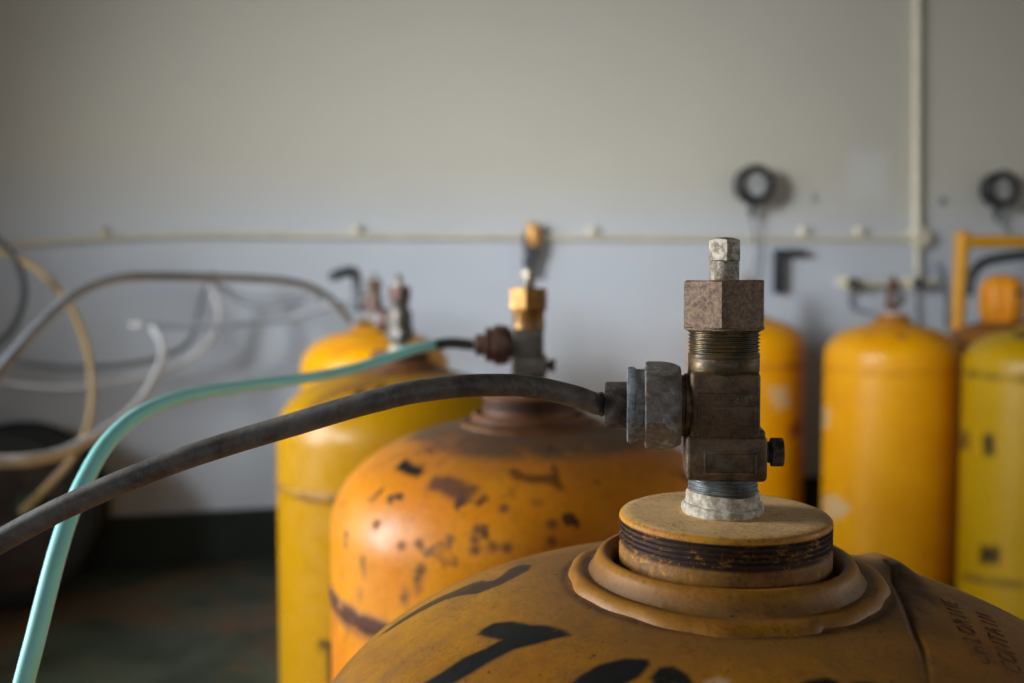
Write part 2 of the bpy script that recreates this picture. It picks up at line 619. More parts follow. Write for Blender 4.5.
for k_, (y0, y1, z0, z1) in enumerate(WIN_L):
    window('window_%d' % n_, 'x', y0, y1, z0, z1, ROOM_L - 0.16)  # the first frame fills the added opening
    n_ += 1
    c_ = (ROOM_L - 0.10, (y0 + y1) / 2, (z0 + z1) / 2)
    daylight('lamp_left', c_, aim(c_, L_AIM[k_]), y1 - y0 - .2, z1 - z0 - .1, L_POW[k_], SKY, L_SPR[k_])  # first lamp is added, narrowed and turned to pool light on the wall
for i, (x0, x1, z0, z1) in enumerate(WIN_B):
    window('window_%d' % n_, 'y', x0, x1, z0, z1, ROOM_B - 0.16)
    daylight('daylight_rear', ((x0 + x1) / 2, ROOM_B - 0.10, (z0 + z1) / 2), Euler((PI / 2, 0, 0)), x1 - x0 - .1, z1 - z0 - .1, B_POW[i], SKY, 120)
    n_ += 1
for y0, y1, z0, z1 in WIN_R:
    window('window_%d' % n_, 'x', y0, y1, z0, z1, ROOM_R + 0.16)
    daylight('daylight_right', (ROOM_R + 0.10, (y0 + y1) / 2, (z0 + z1) / 2), Euler((0, PI / 2, 0)), z1 - z0 - .1, y1 - y0 - .1, R_POW, SKY, 120)
    n_ += 1
w = bpy.data.worlds.new('world')
S.world = w
w.use_nodes = True
w.node_tree.nodes['Background'].inputs[0].default_value = (0.75, 0.87, 1.0, 1)
w.node_tree.nodes['Background'].inputs[1].default_value = 0.6

# ------------------------------------------------------------------ gas cylinders
CR, D_TOP, D_H, NEX = 0.2, 0.132, 0.108, 2.2           # radius; dome apex below eye; dome height; superellipse
Z_APEX = EYE - D_TOP                                 # 0.82
Z_COLLAR = EYE - 0.106                               # 0.844


def dome_z(r):
    t = np.clip(np.asarray(r) / CR, 0, 1)
    return Z_APEX - D_H * (1 - (1 - t ** NEX) ** (1 / NEX))


def sdf(px, py, poly):
    """signed distance (inside positive) of many points to one polygon"""
    P = np.array(poly, float)
    Q = np.roll(P, -1, 0)
    best = np.full(px.shape, 1e9)
    ins = np.zeros(px.shape, bool)
    for (x0, y0), (x1, y1) in zip(P, Q):
        dx, dy = x1 - x0, y1 - y0
        t = np.clip(((px - x0) * dx + (py - y0) * dy) / (dx * dx + dy * dy + 1e-12), 0, 1)
        best = np.minimum(best, np.hypot(px - x0 - t * dx, py - y0 - t * dy))
        if y0 != y1:
            c = (y0 > py) != (y1 > py)
            ins ^= c & (px < (x1 - x0) * (py - y0) / (y1 - y0) + x0)
    return np.where(ins, best, -best)


def line_d(px, py, pts):
    best = np.full(px.shape, 1e9)
    for (x0, y0), (x1, y1) in zip(pts, pts[1:]):
        dx, dy = x1 - x0, y1 - y0
        t = np.clip(((px - x0) * dx + (py - y0) * dy) / (dx * dx + dy * dy + 1e-12), 0, 1)
        best = np.minimum(best, np.hypot(px - x0 - t * dx, py - y0 - t * dy))
    return best


def sstep(x, a, b):
    t = np.clip((x - a) / (b - a), 0, 1)
    return t * t * (3 - 2 * t)


def body_mesh(name, segs, n_dome, seam_z, marks, dz):
    """foot, side, welded seam and dome as one surface of revolution, wear and tone kept in point attributes"""
    prof = []
    for k in range(n_dome + 1):
        ph = PI / 2 * k / n_dome
        prof.append((CR * math.sin(ph) ** (2 / NEX), Z_APEX - D_H * (1 - math.cos(ph) ** (2 / NEX))))
    zside = np.linspace(Z_APEX - D_H, 0.07, 60)[1:]
    seam = [(CR, seam_z + .006), (CR + .0012, seam_z + .004), (CR + .0018, seam_z), (CR + .0012, seam_z - .004), (CR, seam_z - .006)]
    side = [(CR, z) for z in zside if abs(z - seam_z) > .0065] + seam
    side.sort(key=lambda q: -q[1])
    low = -dz                                         # the foot stands on the floor
    prof += side + [(CR * .995, 0.055), (CR * .975, 0.04), (CR * .97, 0.02), (CR * .985, 0.012), (CR * .985, low), (CR * .9, low), (0, low)]
    if prof[0][0] < 1e-6:
        prof[0] = (0.002, prof[0][1])
    pr = np.array(prof)
    nr = len(pr)
    th = np.linspace(0, 2 * PI, segs, endpoint=False)
    X = pr[:, 0, None] * np.cos(th)
    Y = pr[:, 0, None] * np.sin(th)
    Z = np.repeat(pr[:, 1, None], segs, 1)
    Rr = np.repeat(pr[:, 0, None], segs, 1)
    Th = np.repeat(((th + 1.5 * PI) % (2 * PI) - 1.5 * PI)[None], nr, 0)      # -3/2 pi .. pi/2: no seam on the camera side
    dome = (Z > Z_APEX - D_H - 1e-6)
    A = {k: np.zeros(X.shape) for k in ('grime', 'mark', 'chip_pale', 'rust')}
    for kind, mode, soft, amount, poly in marks.get('polys', ()):
        if mode == 'dome':
            d = sdf(X, Y, poly)
            v = sstep(d, -soft, soft) * dome * amount
        else:
            p = [(t * CR, z) for t, z in poly]
            d = sdf(Th * CR, Z, p)
            v = sstep(d, -soft, soft) * amount * (Rr > CR * .9)
        A[kind] = np.maximum(A[kind], v)
    for kind, mode, rad, soft, amount, spots in marks.get('spots', ()):
        for q in spots:
            if mode == 'dome':
                d = np.sqrt((X - q[0]) ** 2 + (Y - q[1]) ** 2 + (Z - float(dome_z(math.hypot(*q)))) ** 2)
                v = sstep(-d, -rad - soft, -rad + soft) * dome * amount
            else:
                d = np.hypot((Th - q[0]) * CR, Z - q[1])
                v = sstep(-d, -rad - soft, -rad + soft) * amount * (Rr > CR * .9)
            A[kind] = np.maximum(A[kind], v)
    for r0, r1, amount in marks.get('top', ()):
        A['grime'] = np.maximum(A['grime'], amount * (1 - sstep(Rr, r0, r1)) * dome)
    sd = np.abs(Z - seam_z)
    brk = 0.6 + 0.4 * np.sin(Th * 5 + 1.2) * np.sin(Th * 11 + .4)
    A['rust'] = np.maximum(A['rust'], marks.get('seam', 0.6) * (1 - sstep(sd, .003, marks.get('seam_w', .009))) * np.clip(brk, marks.get('seam_min', 0.3), 1) * (Rr > CR * .95))
    for fn in marks.get('shape', ()):
        Z = fn(X, Y, Z, Rr, dome, A)
    co = np.stack([X, Y, Z], -1).reshape(-1, 3)
    idx = np.arange(nr * segs).reshape(nr, segs)
    q = np.stack([idx[1:], np.roll(idx[1:], -1, 1), np.roll(idx[:-1], -1, 1), idx[:-1]], -1).reshape(-1, 4)
    last = nr - 1
    me = bpy.data.meshes.new(name)
    me.vertices.add(len(co))
    me.vertices.foreach_set('co', co.astype(np.float32).ravel())
    me.loops.add(q.size)
    me.loops.foreach_set('vertex_index', q.astype(np.int32).ravel())
    me.polygons.add(len(q))
    me.polygons.foreach_set('loop_start', np.arange(0, q.size, 4, dtype=np.int32))
    me.polygons.foreach_set('loop_total', np.full(len(q), 4, dtype=np.int32))
    me.update(calc_edges=True)
    for k, v in A.items():
        at_ = me.attributes.new(k, 'FLOAT', 'POINT')
        at_.data.foreach_set('value', v.astype(np.float32).ravel())
    me.validate()
    return me


def attr_by(me, name, fn):
    a_ = me.attributes.new(name, 'FLOAT', 'POINT')
    a_.data.foreach_set('value', [fn(v.co) for v in me.vertices])


CACHE = {}


def cached(key, make):
    if key not in CACHE:
        bm_ = bmesh.new()
        make(bm_)
        bmesh.ops.recalc_face_normals(bm_, faces=bm_.faces)
        me_ = bpy.data.meshes.new(key)
        bm_.to_mesh(me_)
        bm_.free()
        CACHE[key] = me_
    return CACHE[key]


# ---- neck ring: the welded flange around the collar
def neck_ring_bm(bm_):
    segs = 240
    prof = [(0.0500, .1450), (0.0500, .1335), (0.0508, .1298), (0.0525, .1264), (0.0545, .1248), (0.0568, .1252), (0.0586, .1276), (0.0602, .1316),
            (0.0622, .1338), (0.0646, .1336), (0.0672, .1332), (0.0698, .1344), (0.0716, .1366), (0.0723, .1392), (0.0718, .1420), (0.0704, .1440), (0.0690, .1480)]
    rings = []
    notch = math.atan2(-0.0725, 0.0267)
    for r, d in prof:
        ring = []
        for i in range(segs):
            th = 2 * PI * i / segs
            k = max(0, (r - .060) / .0122)
            w_ = k * (0.0011 * math.sin(3 * th + .7) + 0.0007 * math.sin(7 * th + 2) + 0.0004 * math.sin(17 * th))
            dd = (th - notch + PI) % (2 * PI) - PI
            st = 0.0026 * k * (1 if dd < 0 else 0) * max(0, 1 + dd / 1.3) if dd > -1.3 else 0
            sag = 0.0010 * k * math.sin(2 * th + 1.0)
            if -0.02 < dd < 0.0:
                st *= -dd / 0.02
            rr = r + w_ + st
            ring.append(bm_.verts.new((rr * math.cos(th), rr * math.sin(th), EYE - d + sag)))
        rings.append(ring)
    for a_, b_ in zip(rings, rings[1:]):
        for i in range(segs):
            j = (i + 1) % segs
            bm_.faces.new((a_[i], a_[j], b_[j], b_[i]))


def collar_bm(bm_):
    p = [(0, .1060), (0.015, .1060), (0.030, .1060), (0.042, .1060), (0.0455, .1061), (0.0468, .1066), (0.0476, .1075), (0.0478, .1086), (0.0476, .1092)]
    d = .1094
    for k in range(4):
        p += [(0.0464, d), (0.0464, d + .0006), (0.0477, d + .0012), (0.0477, d + .0018)]
        d += .0023
    p += [(0.0462, d), (0.0462, d + .0012), (0.0474, d + .0022), (0.0478, d + .0032), (0.0478, .1330), (0.0478, .1370)]
    lathe(bm_, [(r, EYE - dd) for r, dd in p], 160)


neck_me = cached('neck_ring', neck_ring_bm)
attr_by(neck_me, 'grime', lambda c: 0.95 if math.hypot(c.x, c.y) < 0.0530 else (0.9 if 0.0590 < math.hypot(c.x, c.y) < 0.0665 else 0.3))
collar_me = cached('collar', collar_bm)
attr_by(collar_me, 'grime', lambda c: 1.0 if EYE - .1206 < c.z < EYE - .1088 else (0.6 if c.z < EYE - .12 else 0.0))
attr_by(collar_me, 'dust', lambda c: 1.0 if c.z > EYE - .1064 else 0.0)

# ---- valve (origin: axis at the collar's top)
OUT_H = 0.0488
MX = Matrix.Rotation(-PI / 2, 4, 'Y')               # maps +z to -x


def out_m(h):
    return Matrix.Translation((0, 0, h)) @ MX


def valve_body_bm(bm_):
    # lower block with a raised frame round its panel
    box(bm_, (0.0002, 0, 0.0273), (0.0354, 0.0324, 0.0205), 0.0022)
    for c0, s0 in (((0.0021, 0.0206), (0.0236, 0.0014)), ((0.0021, 0.0300), (0.0236, 0.0014)), ((-0.0090, 0.0253), (0.0014, 0.0106)), ((0.0132, 0.0253), (0.0014, 0.0106))):
        box(bm_, (c0[0], -0.0161, c0[1]), (s0[0], 0.0014, s0[1]), 0.0004, 2)
    # waist: panel with a raised edge, band with cast marks above it
    box(bm_, (-0.0004, 0, 0.0500), (0.0304, 0.0312, 0.0310), 0.0022)
    for c0, s0 in (((0.0002, 0.0510), (0.0250, 0.0010)), ((0.0126, 0.0440), (0.0010, 0.0140)), ((-0.0122, 0.0440), (0.0008, 0.0140)), ((0.0002, 0.0566), (0.0262, 0.0012))):
        box(bm_, (c0[0], -0.0155, c0[1]), (s0[0], 0.0014, s0[1]), 0.0004, 2)
    x = -0.0110
    for k in range(12):
        wdt = random.choice((0.0008, 0.0013, 0.0011))
        box(bm_, (x, -0.0156, 0.0538 + random.uniform(-.0003, .0003)), (wdt, 0.0009, random.choice((0.0016, 0.0024, 0.0028))), 0.0002, 1)
        x += 0.0020
    # boss to the outlet and to the plug
    lathe(bm_, [(0.0, -.002), (0.0148, -.002), (0.0148, 0.0172), (0.0140, 0.0180), (0.0140, 0.0186), (0.0148, 0.0190), (0.0148, 0.0196), (0.0138, 0.0200), (0.0138, 0.0215), (0, 0.0215)], 48, out_m(OUT_H))
    box(bm_, (0.0162, 0, 0.0362), (0.0036, 0.014, 0.0052), 0.0012)
    # round shoulder below the thread
    lathe(bm_, [(0, 0.0600), (0.0150, 0.0600), (0.0153, 0.0640), (0.0158, 0.0655), (0.0160, 0.0690), (0.0158, 0.0725), (0.0150, 0.0735), (0, 0.0735)], 64)


def upper_thread_bm(bm_):
    p = [(0, 0.0600), (0.0155, 0.0636), (0.0159, 0.0650), (0.0160, 0.0692), (0.0158, 0.0705), (0.0160, 0.0712), (0.0160, 0.0728), (0.0155, 0.0735)]
    z = 0.0735
    for k in range(7):
        p += [(0.0152, z), (0.0152, z + .0004), (0.0160, z + .0010), (0.0160, z + .0013)]
        z += 0.00165
    p += [(0.0150, z), (0, z)]
    lathe(bm_, p, 96)


def lower_thread_bm(bm_):
    p = [(0, 0.004), (0.0158, 0.004)]
    z = 0.0080
    for k in range(5):
        p += [(0.0150, z), (0.0150, z + .0004), (0.0157, z + .0010), (0.0157, z + .0014)]
        z += 0.0019
    p += [(0.0150, z), (0.0150, 0.0195), (0, 0.0195)]
    lathe(bm_, p, 96)


def seal_bm(bm_):
    rings = lathe(bm_, [(0.0, 0.0001), (0.0180, 0.0001), (0.0185, 0.0012), (0.0184, 0.0030), (0.0178, 0.0040), (0.0168, 0.0044), (0.0166, 0.0062), (0.0164, 0.0092), (0.0160, 0.0098), (0.0152, 0.0100)], 96)
    for ring in rings[1:]:
        for i, v in enumerate(ring):
            a_ = 2 * PI * i / len(ring)
            k = 1 + 0.02 * math.sin(3 * a_) + 0.012 * math.sin(9 * a_ + 1)
            v.co.x *= k
            v.co.y *= k
            if v.co.z > 0.003:
                v.co.z += 0.0006 * math.sin(2 * a_ + .5)


def packing_nut_bm(bm_):
    prism(bm_, 6, 0.0201, 0.0842, 0.1060, math.radians(-98), 0.0012, 0.0008, bev=0.0003)
    lathe(bm_, [(0.0, 0.0830), (0.0162, 0.0830), (0.0178, 0.0838), (0.0180, 0.0848), (0, 0.0848)], 64)


def stem_bm(bm_):
    lathe(bm_, [(0, 0.1050), (0.0066, 0.1050), (0.0066, 0.1144), (0.0060, 0.1150), (0, 0.1150)], 48)
    n = 4
    prism(bm_, 4, 0.0071, 0.1140, 0.1246, math.radians(42 + 45 - 90 + 7), 0.0005, 0.0007, bev=0.0002)
    lathe(bm_, [(0.0050, 0.1244), (0.0036, 0.1250), (0, 0.1253)], 32)


def union_nut_bm(bm_):
    # a vertex 44.6 degrees above the horizontal on the camera side
    prism(bm_, 6, 0.0209, 0.0193, 0.0356, math.radians(-45.4), 0.0060, 0.0010, out_m(OUT_H), 0.0004)


def washer_bm(bm_):
    lathe(bm_, [(0, 0.0350), (0.0160, 0.0350), (0.0166, 0.0358), (0.0166, 0.0393), (0.0175, 0.0401), (0.0177, 0.0418), (0.0173, 0.0432), (0.0160, 0.0435), (0, 0.0435)], 72, out_m(OUT_H))


def gland_bm(bm_):
    lathe(bm_, [(0, 0.0425), (0.0106, 0.0425), (0.0107, 0.0431), (0.0107, 0.0528), (0.0102, 0.0536), (0, 0.0536)], 56, out_m(OUT_H))


def plug_bm(bm_):
    mp = Matrix.Translation((0, 0, 0.0280)) @ Matrix.Rotation(PI / 2, 4, 'Y')
    lathe(bm_, [(0, 0.0170), (0.0056, 0.0170), (0.0056, 0.0186), (0.0046, 0.0190), (0.0046, 0.0200), (0.0051, 0.0203), (0.0046, 0.0207), (0.0046, 0.0214), (0, 0.0214)], 32, mp)
    prism(bm_, 6, 0.0074, 0.0212, 0.0266, 0.3, 0.0008, 0.0016, mp, 0.0006)


VALVE_PARTS = (('stem', stem_bm, 'nickel'), ('packing_nut', packing_nut_bm, 'nut'), ('upper_thread', upper_thread_bm, 'brass_dark'),
               ('lower_thread', lower_thread_bm, 'tape_thread'), ('sealing_tape', seal_bm, 'tape'), ('fusible_plug', plug_bm, 'dark'),
               ('union_nut', union_nut_bm, 'union'), ('washer', washer_bm, 'flange'), ('gland', gland_bm, 'dark'))


def add_valve(root, rot, z, mats=None, skip=(), name='valve'):
    mats = mats or {}
    v = link_mesh(name, cached('valve_body', valve_body_bm), M[mats.get('body', 'bronze')], root, 32, (-0.0008, 0, z))
    v.rotation_euler = (0, -0.005, rot)
    for nm, fn, mt in VALVE_PARTS:
        if nm in skip:
            continue
        link_mesh(nm, cached(nm, fn), M[mats.get(nm, mt)], v, 32)
    return v


def hood_bm(bm_):
    """protective cap: squat hood with vertical seams"""
    segs = 96
    prof = [(0.060, .0), (0.0615, .004), (0.0615, .016), (0.066, .022), (0.069, .040), (0.070, .075), (0.069, .105), (0.064, .128), (0.052, .144), (0.034, .153), (0.014, .157), (0, .158)]
    rings = lathe(bm_, prof, segs)
    for ring in rings[2:-1]:
        for i, v in enumerate(ring):
            a_ = 2 * PI * i / segs
            for g_ in (math.radians(-112), math.radians(68)):
                d_ = abs((a_ - g_ + PI) % (2 * PI) - PI)
                k = 1 - 0.17 * math.exp(-(d_ / 0.11) ** 2)
                v.co.x *= k
                v.co.y *= k


def make_cylinder(px, Y, label, mat, dz=0.0, segs=224, n_dome=72, seam=0.655, marks=None, valve=None, rz_collar=0.0, cap=None, collar_mat='collar', ring=True, neck_mat=None):
    x = (px - 512.0) / F * Y if px is not None else 0
    root = empty('gas_cylinder', (x, Y, 0))
    tag(root, label, 'gas cylinder', 'yellow gas cylinders')
    me = body_mesh('body', segs, n_dome, seam, marks or {}, dz)
    link_mesh('body', me, M[mat], root, 40, (0, 0, dz))
    if ring:
        r_ = link_mesh('neck_ring', neck_me, M[neck_mat or mat], root, 50, (0, 0, dz))
        link_mesh('collar', collar_me, M[collar_mat], root, 40, (0, 0, dz))
    if valve is not None:
        add_valve(root, valve.get('rot', 0), Z_COLLAR + dz, valve.get('mats'), valve.get('skip', ()))
    return root


# ---- the cylinder in front: its marks in plan (metres from its axis)
A1 = [(-0.1347, -0.0612), (-0.1258, -0.059), (-0.1165, -0.0544), (-0.108, -0.053), (-0.1021, -0.0502), (-0.1071, -0.045), (-0.1116, -0.0395), (-0.1101, -0.0358), (-0.1051, -0.033), (-0.0972, -0.036), (-0.0895, -0.0436), (-0.082, -0.048), (-0.0758, -0.0545), (-0.0735, -0.0597), (-0.0803, -0.06), (-0.0877, -0.0608), (-0.0962, -0.0606), (-0.1045, -0.0637), (-0.1128, -0.0677), (-0.1219, -0.0705), (-0.1288, -0.0746), (-0.15, -0.085), (-0.158, -0.072)]
E1 = [(-0.162, 0.0225), (-0.152, 0.0275), (-0.144, 0.0312), (-0.135, 0.0340), (-0.127, 0.0345), (-0.1169, 0.0375), (-0.1116, 0.0355), (-0.110, 0.0300), (-0.1060, 0.0270), (-0.1024, 0.0320), (-0.0986, 0.0448), (-0.0919, 0.048), (-0.0873, 0.0397), (-0.0888, 0.0294), (-0.096, 0.0201), (-0.1035, 0.0133), (-0.1134, 0.0107), (-0.1214, 0.0180), (-0.1293, 0.0215), (-0.1368, 0.0205), (-0.1458, 0.0190), (-0.156, 0.0170)]
B1 = [(-0.0771, -0.0922), (-0.0719, -0.0873), (-0.0641, -0.0827), (-0.0539, -0.0816), (-0.0461, -0.084), (-0.0456, -0.0871), (-0.0505, -0.0939), (-0.0569, -0.097), (-0.0594, -0.104), (-0.0609, -0.1128), (-0.0837, -0.1061), (-0.0809, -0.0959)]
C1 = [(-0.0467, -0.0947), (-0.0426, -0.0897), (-0.0376, -0.0896), (-0.0331, -0.0951), (-0.0314, -0.1027), (-0.033, -0.1179), (-0.0453, -0.1161), (-0.0457, -0.1028)]
D1 = [(0.0012, -0.1046), (0.0082, -0.1008), (0.0161, -0.0987), (0.0204, -0.1001), (0.0181, -0.1055), (0.0118, -0.1198), (-0.0063, -0.1199)]
D2 = [(0.0241, -0.1035), (0.0258, -0.1), (0.0325, -0.0997), (0.039, -0.1016), (0.0377, -0.1173), (0.0199, -0.1193)]
CHIP1 = [(-0.0297, -0.1029), (-0.0272, -0.0995), (-0.0221, -0.0978), (-0.019, -0.1002), (-0.0189, -0.1039), (-0.0203, -0.1086), (-0.03, -0.1077)]
CRACK1 = [(0.0895, 0.038), (0.0860, 0.020), (0.0784, 0.001), (0.0708, -0.0324), (0.0643, -0.0581), (0.061, -0.0741), (0.0568, -0.088), (0.0522, -0.1027)]
SMEAR1 = [(0.100, 0.0200), (0.0951, 0.0020), (0.0930, -0.0121), (0.0870, -0.027), (0.0830, -0.0200), (0.0760, -0.0371), (0.0690, -0.0324), (0.0758, -0.0022), (0.086, 0.028)]
STRIP1 = [(0.096, 0.048), (0.108, 0.034), (0.128, 0.022), (0.138, 0.014), (0.146, 0.030), (0.128, 0.060), (0.108, 0.070)]  # paler strip at the right of the dome


def front_shape(X, Y, Z, R, dome, A):
    d = line_d(X, Y, CRACK1)
    fade = sstep(Y, -0.105, -0.05)
    Z = Z - dome * 0.0016 * np.exp(-(d / 0.0016) ** 2) * (0.3 + 0.7 * fade)
    ridge = line_d(X, Y, [(0.093, 0.060), (0.093, 0.036), (0.088, 0.010)])
    Z = Z + dome * 0.0048 * np.exp(-(ridge / 0.008) ** 2) * sstep(Y, -0.03, 0.03)
    A['grime'] = np.maximum(A['grime'], dome * 0.95 * np.exp(-(d / 0.0026) ** 2) * (0.35 + 0.65 * fade))
    A['rust'] = np.maximum(A['rust'], dome * 0.9 * np.exp(-(d / 0.0018) ** 2) * fade)
    A['rust'] = np.maximum(A['rust'], dome * 0.8 * np.exp(-((R - 0.0735) / 0.0022) ** 2))
    return Z


front_marks = dict(
    polys=[('mark', 'dome', .0016, 1, A1), ('mark', 'dome', .0012, .85, E1), ('mark', 'dome', .0014, 1, B1), ('mark', 'dome', .0014, 1, C1),
           ('mark', 'dome', .0016, 1, D1), ('mark', 'dome', .0016, 1, D2), ('chip_pale', 'dome', .002, .55, CHIP1), ('rust', 'dome', .006, .8, SMEAR1),
           ('chip_pale', 'dome', .004, .3, STRIP1)],
    top=[(0.07, 0.125, 0.75)], shape=[front_shape])
X1 = 0.0972
front = make_cylinder(None, 0.45, 'big brownish orange gas cylinder in front, black hose on its valve', 'front', segs=900, n_dome=300, marks=front_marks, valve=dict(rot=math.radians(-7)))
front.location.x = X1


# raised lettering on its right shoulder
def dome_text(root, body, size, p0, direc, pitch, name='stamped_lettering'):
    d_ = Vector(direc).normalized()
    h_ = Vector((-d_.y, d_.x))
    out = bmesh.new()
    dg = bpy.context.evaluated_depsgraph_get()
    for i, ch in enumerate(body):
        if ch == ' ':
            continue
        c = bpy.data.curves.new('t', 'FONT')
        c.body = ch
        c.size = size
        c.align_x = 'CENTER'
        c.offset = -0.00018
        c.extrude = 0.0004
        c.resolution_u = 3
        o = bpy.data.objects.new('t', c)
        COL.objects.link(o)
        dg.update()
        me = bpy.data.meshes.new_from_object(o.evaluated_get(dg))
        b2 = bmesh.new()
        b2.from_mesh(me)
        bmesh.ops.subdivide_edges(b2, edges=[e for e in b2.edges if e.calc_length() > size * .3], cuts=2)
        for v in b2.verts:
            u, h, e = v.co
            q = Vector(p0) + d_ * (i * pitch + u) + h_ * (h - size * 0.35)
            v.co = Vector((q.x, q.y, float(dome_z(q.length)) + e + 0.0001))
        tmp = bpy.data.meshes.new('tmp')
        b2.to_mesh(tmp)
        b2.free()
        out.from_mesh(tmp)
        bpy.data.objects.remove(o)
        bpy.data.curves.remove(c)
        bpy.data.meshes.remove(me)
        bpy.data.meshes.remove(tmp)
    o = finish(name, out, M['stamp'], root, 0)
    return o


M['stamp'] = plain('stamped_grime', (86, 58, 26), (120, 82, 34), 0.6, 200)
dome_text(front, 'CHLORINE', 0.0104, (0.0850, -0.0724), (0.0123, 0.058), 0.0081)
dome_text(front, 'CONTAIN', 0.0104, (0.0970, -0.0730), (0.0145, 0.058), 0.0084)

# ---- the rust-spotted one behind it
BL2 = [(-0.1262, -0.0873), (-0.1173, -0.0771), (-0.1101, -0.0942), (-0.0958, -0.1145), (-0.1023, -0.1198), (-0.1141, -0.108), (-0.1248, -0.0918)]
BR2 = [(-0.0938, -0.1378), (-0.0879, -0.1254), (-0.0736, -0.1319), (-0.0454, -0.1535), (-0.0533, -0.1659), (-0.0652, -0.161), (-0.0793, -0.1501)]
Z2 = [(-0.0221, -0.1397), (-0.0167, -0.1353), (-0.0069, -0.1439), (0.0082, -0.1453), (0.018, -0.1432), (0.0174, -0.13), (0.0207, -0.1297), (0.0232, -0.1484), (0.0269, -0.1605), (0.0205, -0.1601), (0.0143, -0.1546), (-0.0007, -0.1551), (-0.0156, -0.1505)]
SP2 = [(0.0032, -0.1715), (0.0153, -0.1851), (0.015, -0.1925), (-0.0468, -0.1829), (-0.0486, -0.1901), (-0.0342, -0.1922), (-0.0219, -0.1939), (-0.0251, -0.1745),
       (-0.1377, -0.1354), (-0.0967, -0.1707), (-0.0488, -0.1868), (-0.0964, -0.1752), (-0.1501, -0.1322), (-0.1698, -0.1033), (-0.0945, -0.1762), (-0.1121, -0.1625), (-0.0706, -0.1805)]


def side_from(px, py, cx, cy):
    """(angle, height) on a cylinder's side where the photograph shows (px, py)"""
    d = at(px, py, 1.0) - Vector((0, 0, EYE))
    a_ = d.x ** 2 + d.y ** 2
    b_ = -2 * (d.x * cx + d.y * cy)
    c_ = cx * cx + cy * cy - CR * CR
    q = b_ * b_ - 4 * a_ * c_
    if q < 0:
        q = 0
    t = (-b_ - math.sqrt(q)) / (2 * a_)
    a_ = math.atan2(d.y * t - cy, d.x * t - cx)
    return (a_ - 2 * PI if a_ > PI / 2 else a_), EYE + d.z * t


sp_side = [side_from(x_, y_, 0.018, 1.0) for x_, y_ in ((342, 560), (360, 583), (364, 568), (357, 590), (418, 575), (422, 558), (345, 536), (352, 600), (405, 590), (372, 560))]
make_cylinder(530, 1.0, 'rust-spotted orange gas cylinder with the teal hose on its brass-nutted valve', 'spotted', dz=-0.008, segs=400, n_dome=140, seam=0.652,
              marks=dict(polys=[('mark', 'dome', .003, 1, BL2), ('rust', 'dome', .004, .9, BR2), ('mark', 'dome', .003, .7, Z2)],
                         spots=[('rust', 'dome', .0045, .003, .9, SP2), ('rust', 'side', .0045, .003, .85, sp_side)],
                         top=[(0.100, 0.152, 1.35), (0.13, 0.18, 0.45)], seam=1.6, seam_w=.013, seam_min=0.9),
              valve=dict(rot=math.radians(-2), mats=dict(packing_nut='brass', body='grey_body', upper_thread='brass', union_nut='rusty', washer='rusty', gland='rusty', fusible_plug='rusty')), neck_mat='neck', collar_mat='neck')

# ---- the bright yellow one
M3 = [(-2.1367, 0.4223), (-2.0334, 0.4315), (-2.0148, 0.3725), (-2.071, 0.3704), (-2.0678, 0.414)]
make_cylinder(400, 1.63, 'bright yellow gas cylinder with a dark broken seam line, behind the rust-spotted one', 'yellow', dz=-0.01, seam=0.636,
              marks=dict(polys=[('mark', 'side', .003, 1, [side_from(x_, y_, -.1835, 1.63) for x_, y_ in ((318, 636), (332, 634), (334, 676), (328, 676), (327, 644), (318, 643))]),
                                ('rust', 'dome', .008, .75, [(-0.1357, -0.1195), (-0.1143, -0.1109), (-0.0815, -0.1042), (-0.0486, -0.0974), (-0.0142, -0.0878), (-0.011, -0.113), (-0.0443, -0.1262), (-0.0768, -0.1323), (-0.1065, -0.1361), (-0.1256, -0.1318)])],
                         spots=[('mark', 'dome', .010, .004, .9, [(-0.0465, -0.1366), (-0.0151, -0.1303)])],
                         top=[(0.085, 0.115, 0.9), (0.12, 0.17, 0.3)], seam=1.0, seam_w=.012),
              valve=dict(rot=math.radians(-40), mats=dict(body='grey_body', packing_nut='rusty', upper_thread='grey_body', union_nut='rusty')), neck_mat='neck', collar_mat='neck')
# ---- behind it
make_cylinder(375, 2.7, 'orange-yellow gas cylinder showing only its shoulders behind the bright yellow one', 'deep',
              marks=dict(polys=[('rust', 'dome', .010, .6, [(-0.0928, -0.1513), (-0.0572, -0.1487), (-0.006, -0.1467), (0.062, -0.1346), (0.0637, -0.1498), (-0.0034, -0.1648), (-0.0465, -0.1674), (-0.0767, -0.1703)])], top=[(0.06, 0.12, 0.8)], seam=0.7), valve=dict(rot=math.radians(-16), mats=dict(body='rusty', packing_nut='rusty', union_nut='grey_body', washer='grey_body', gland='grey_body')))
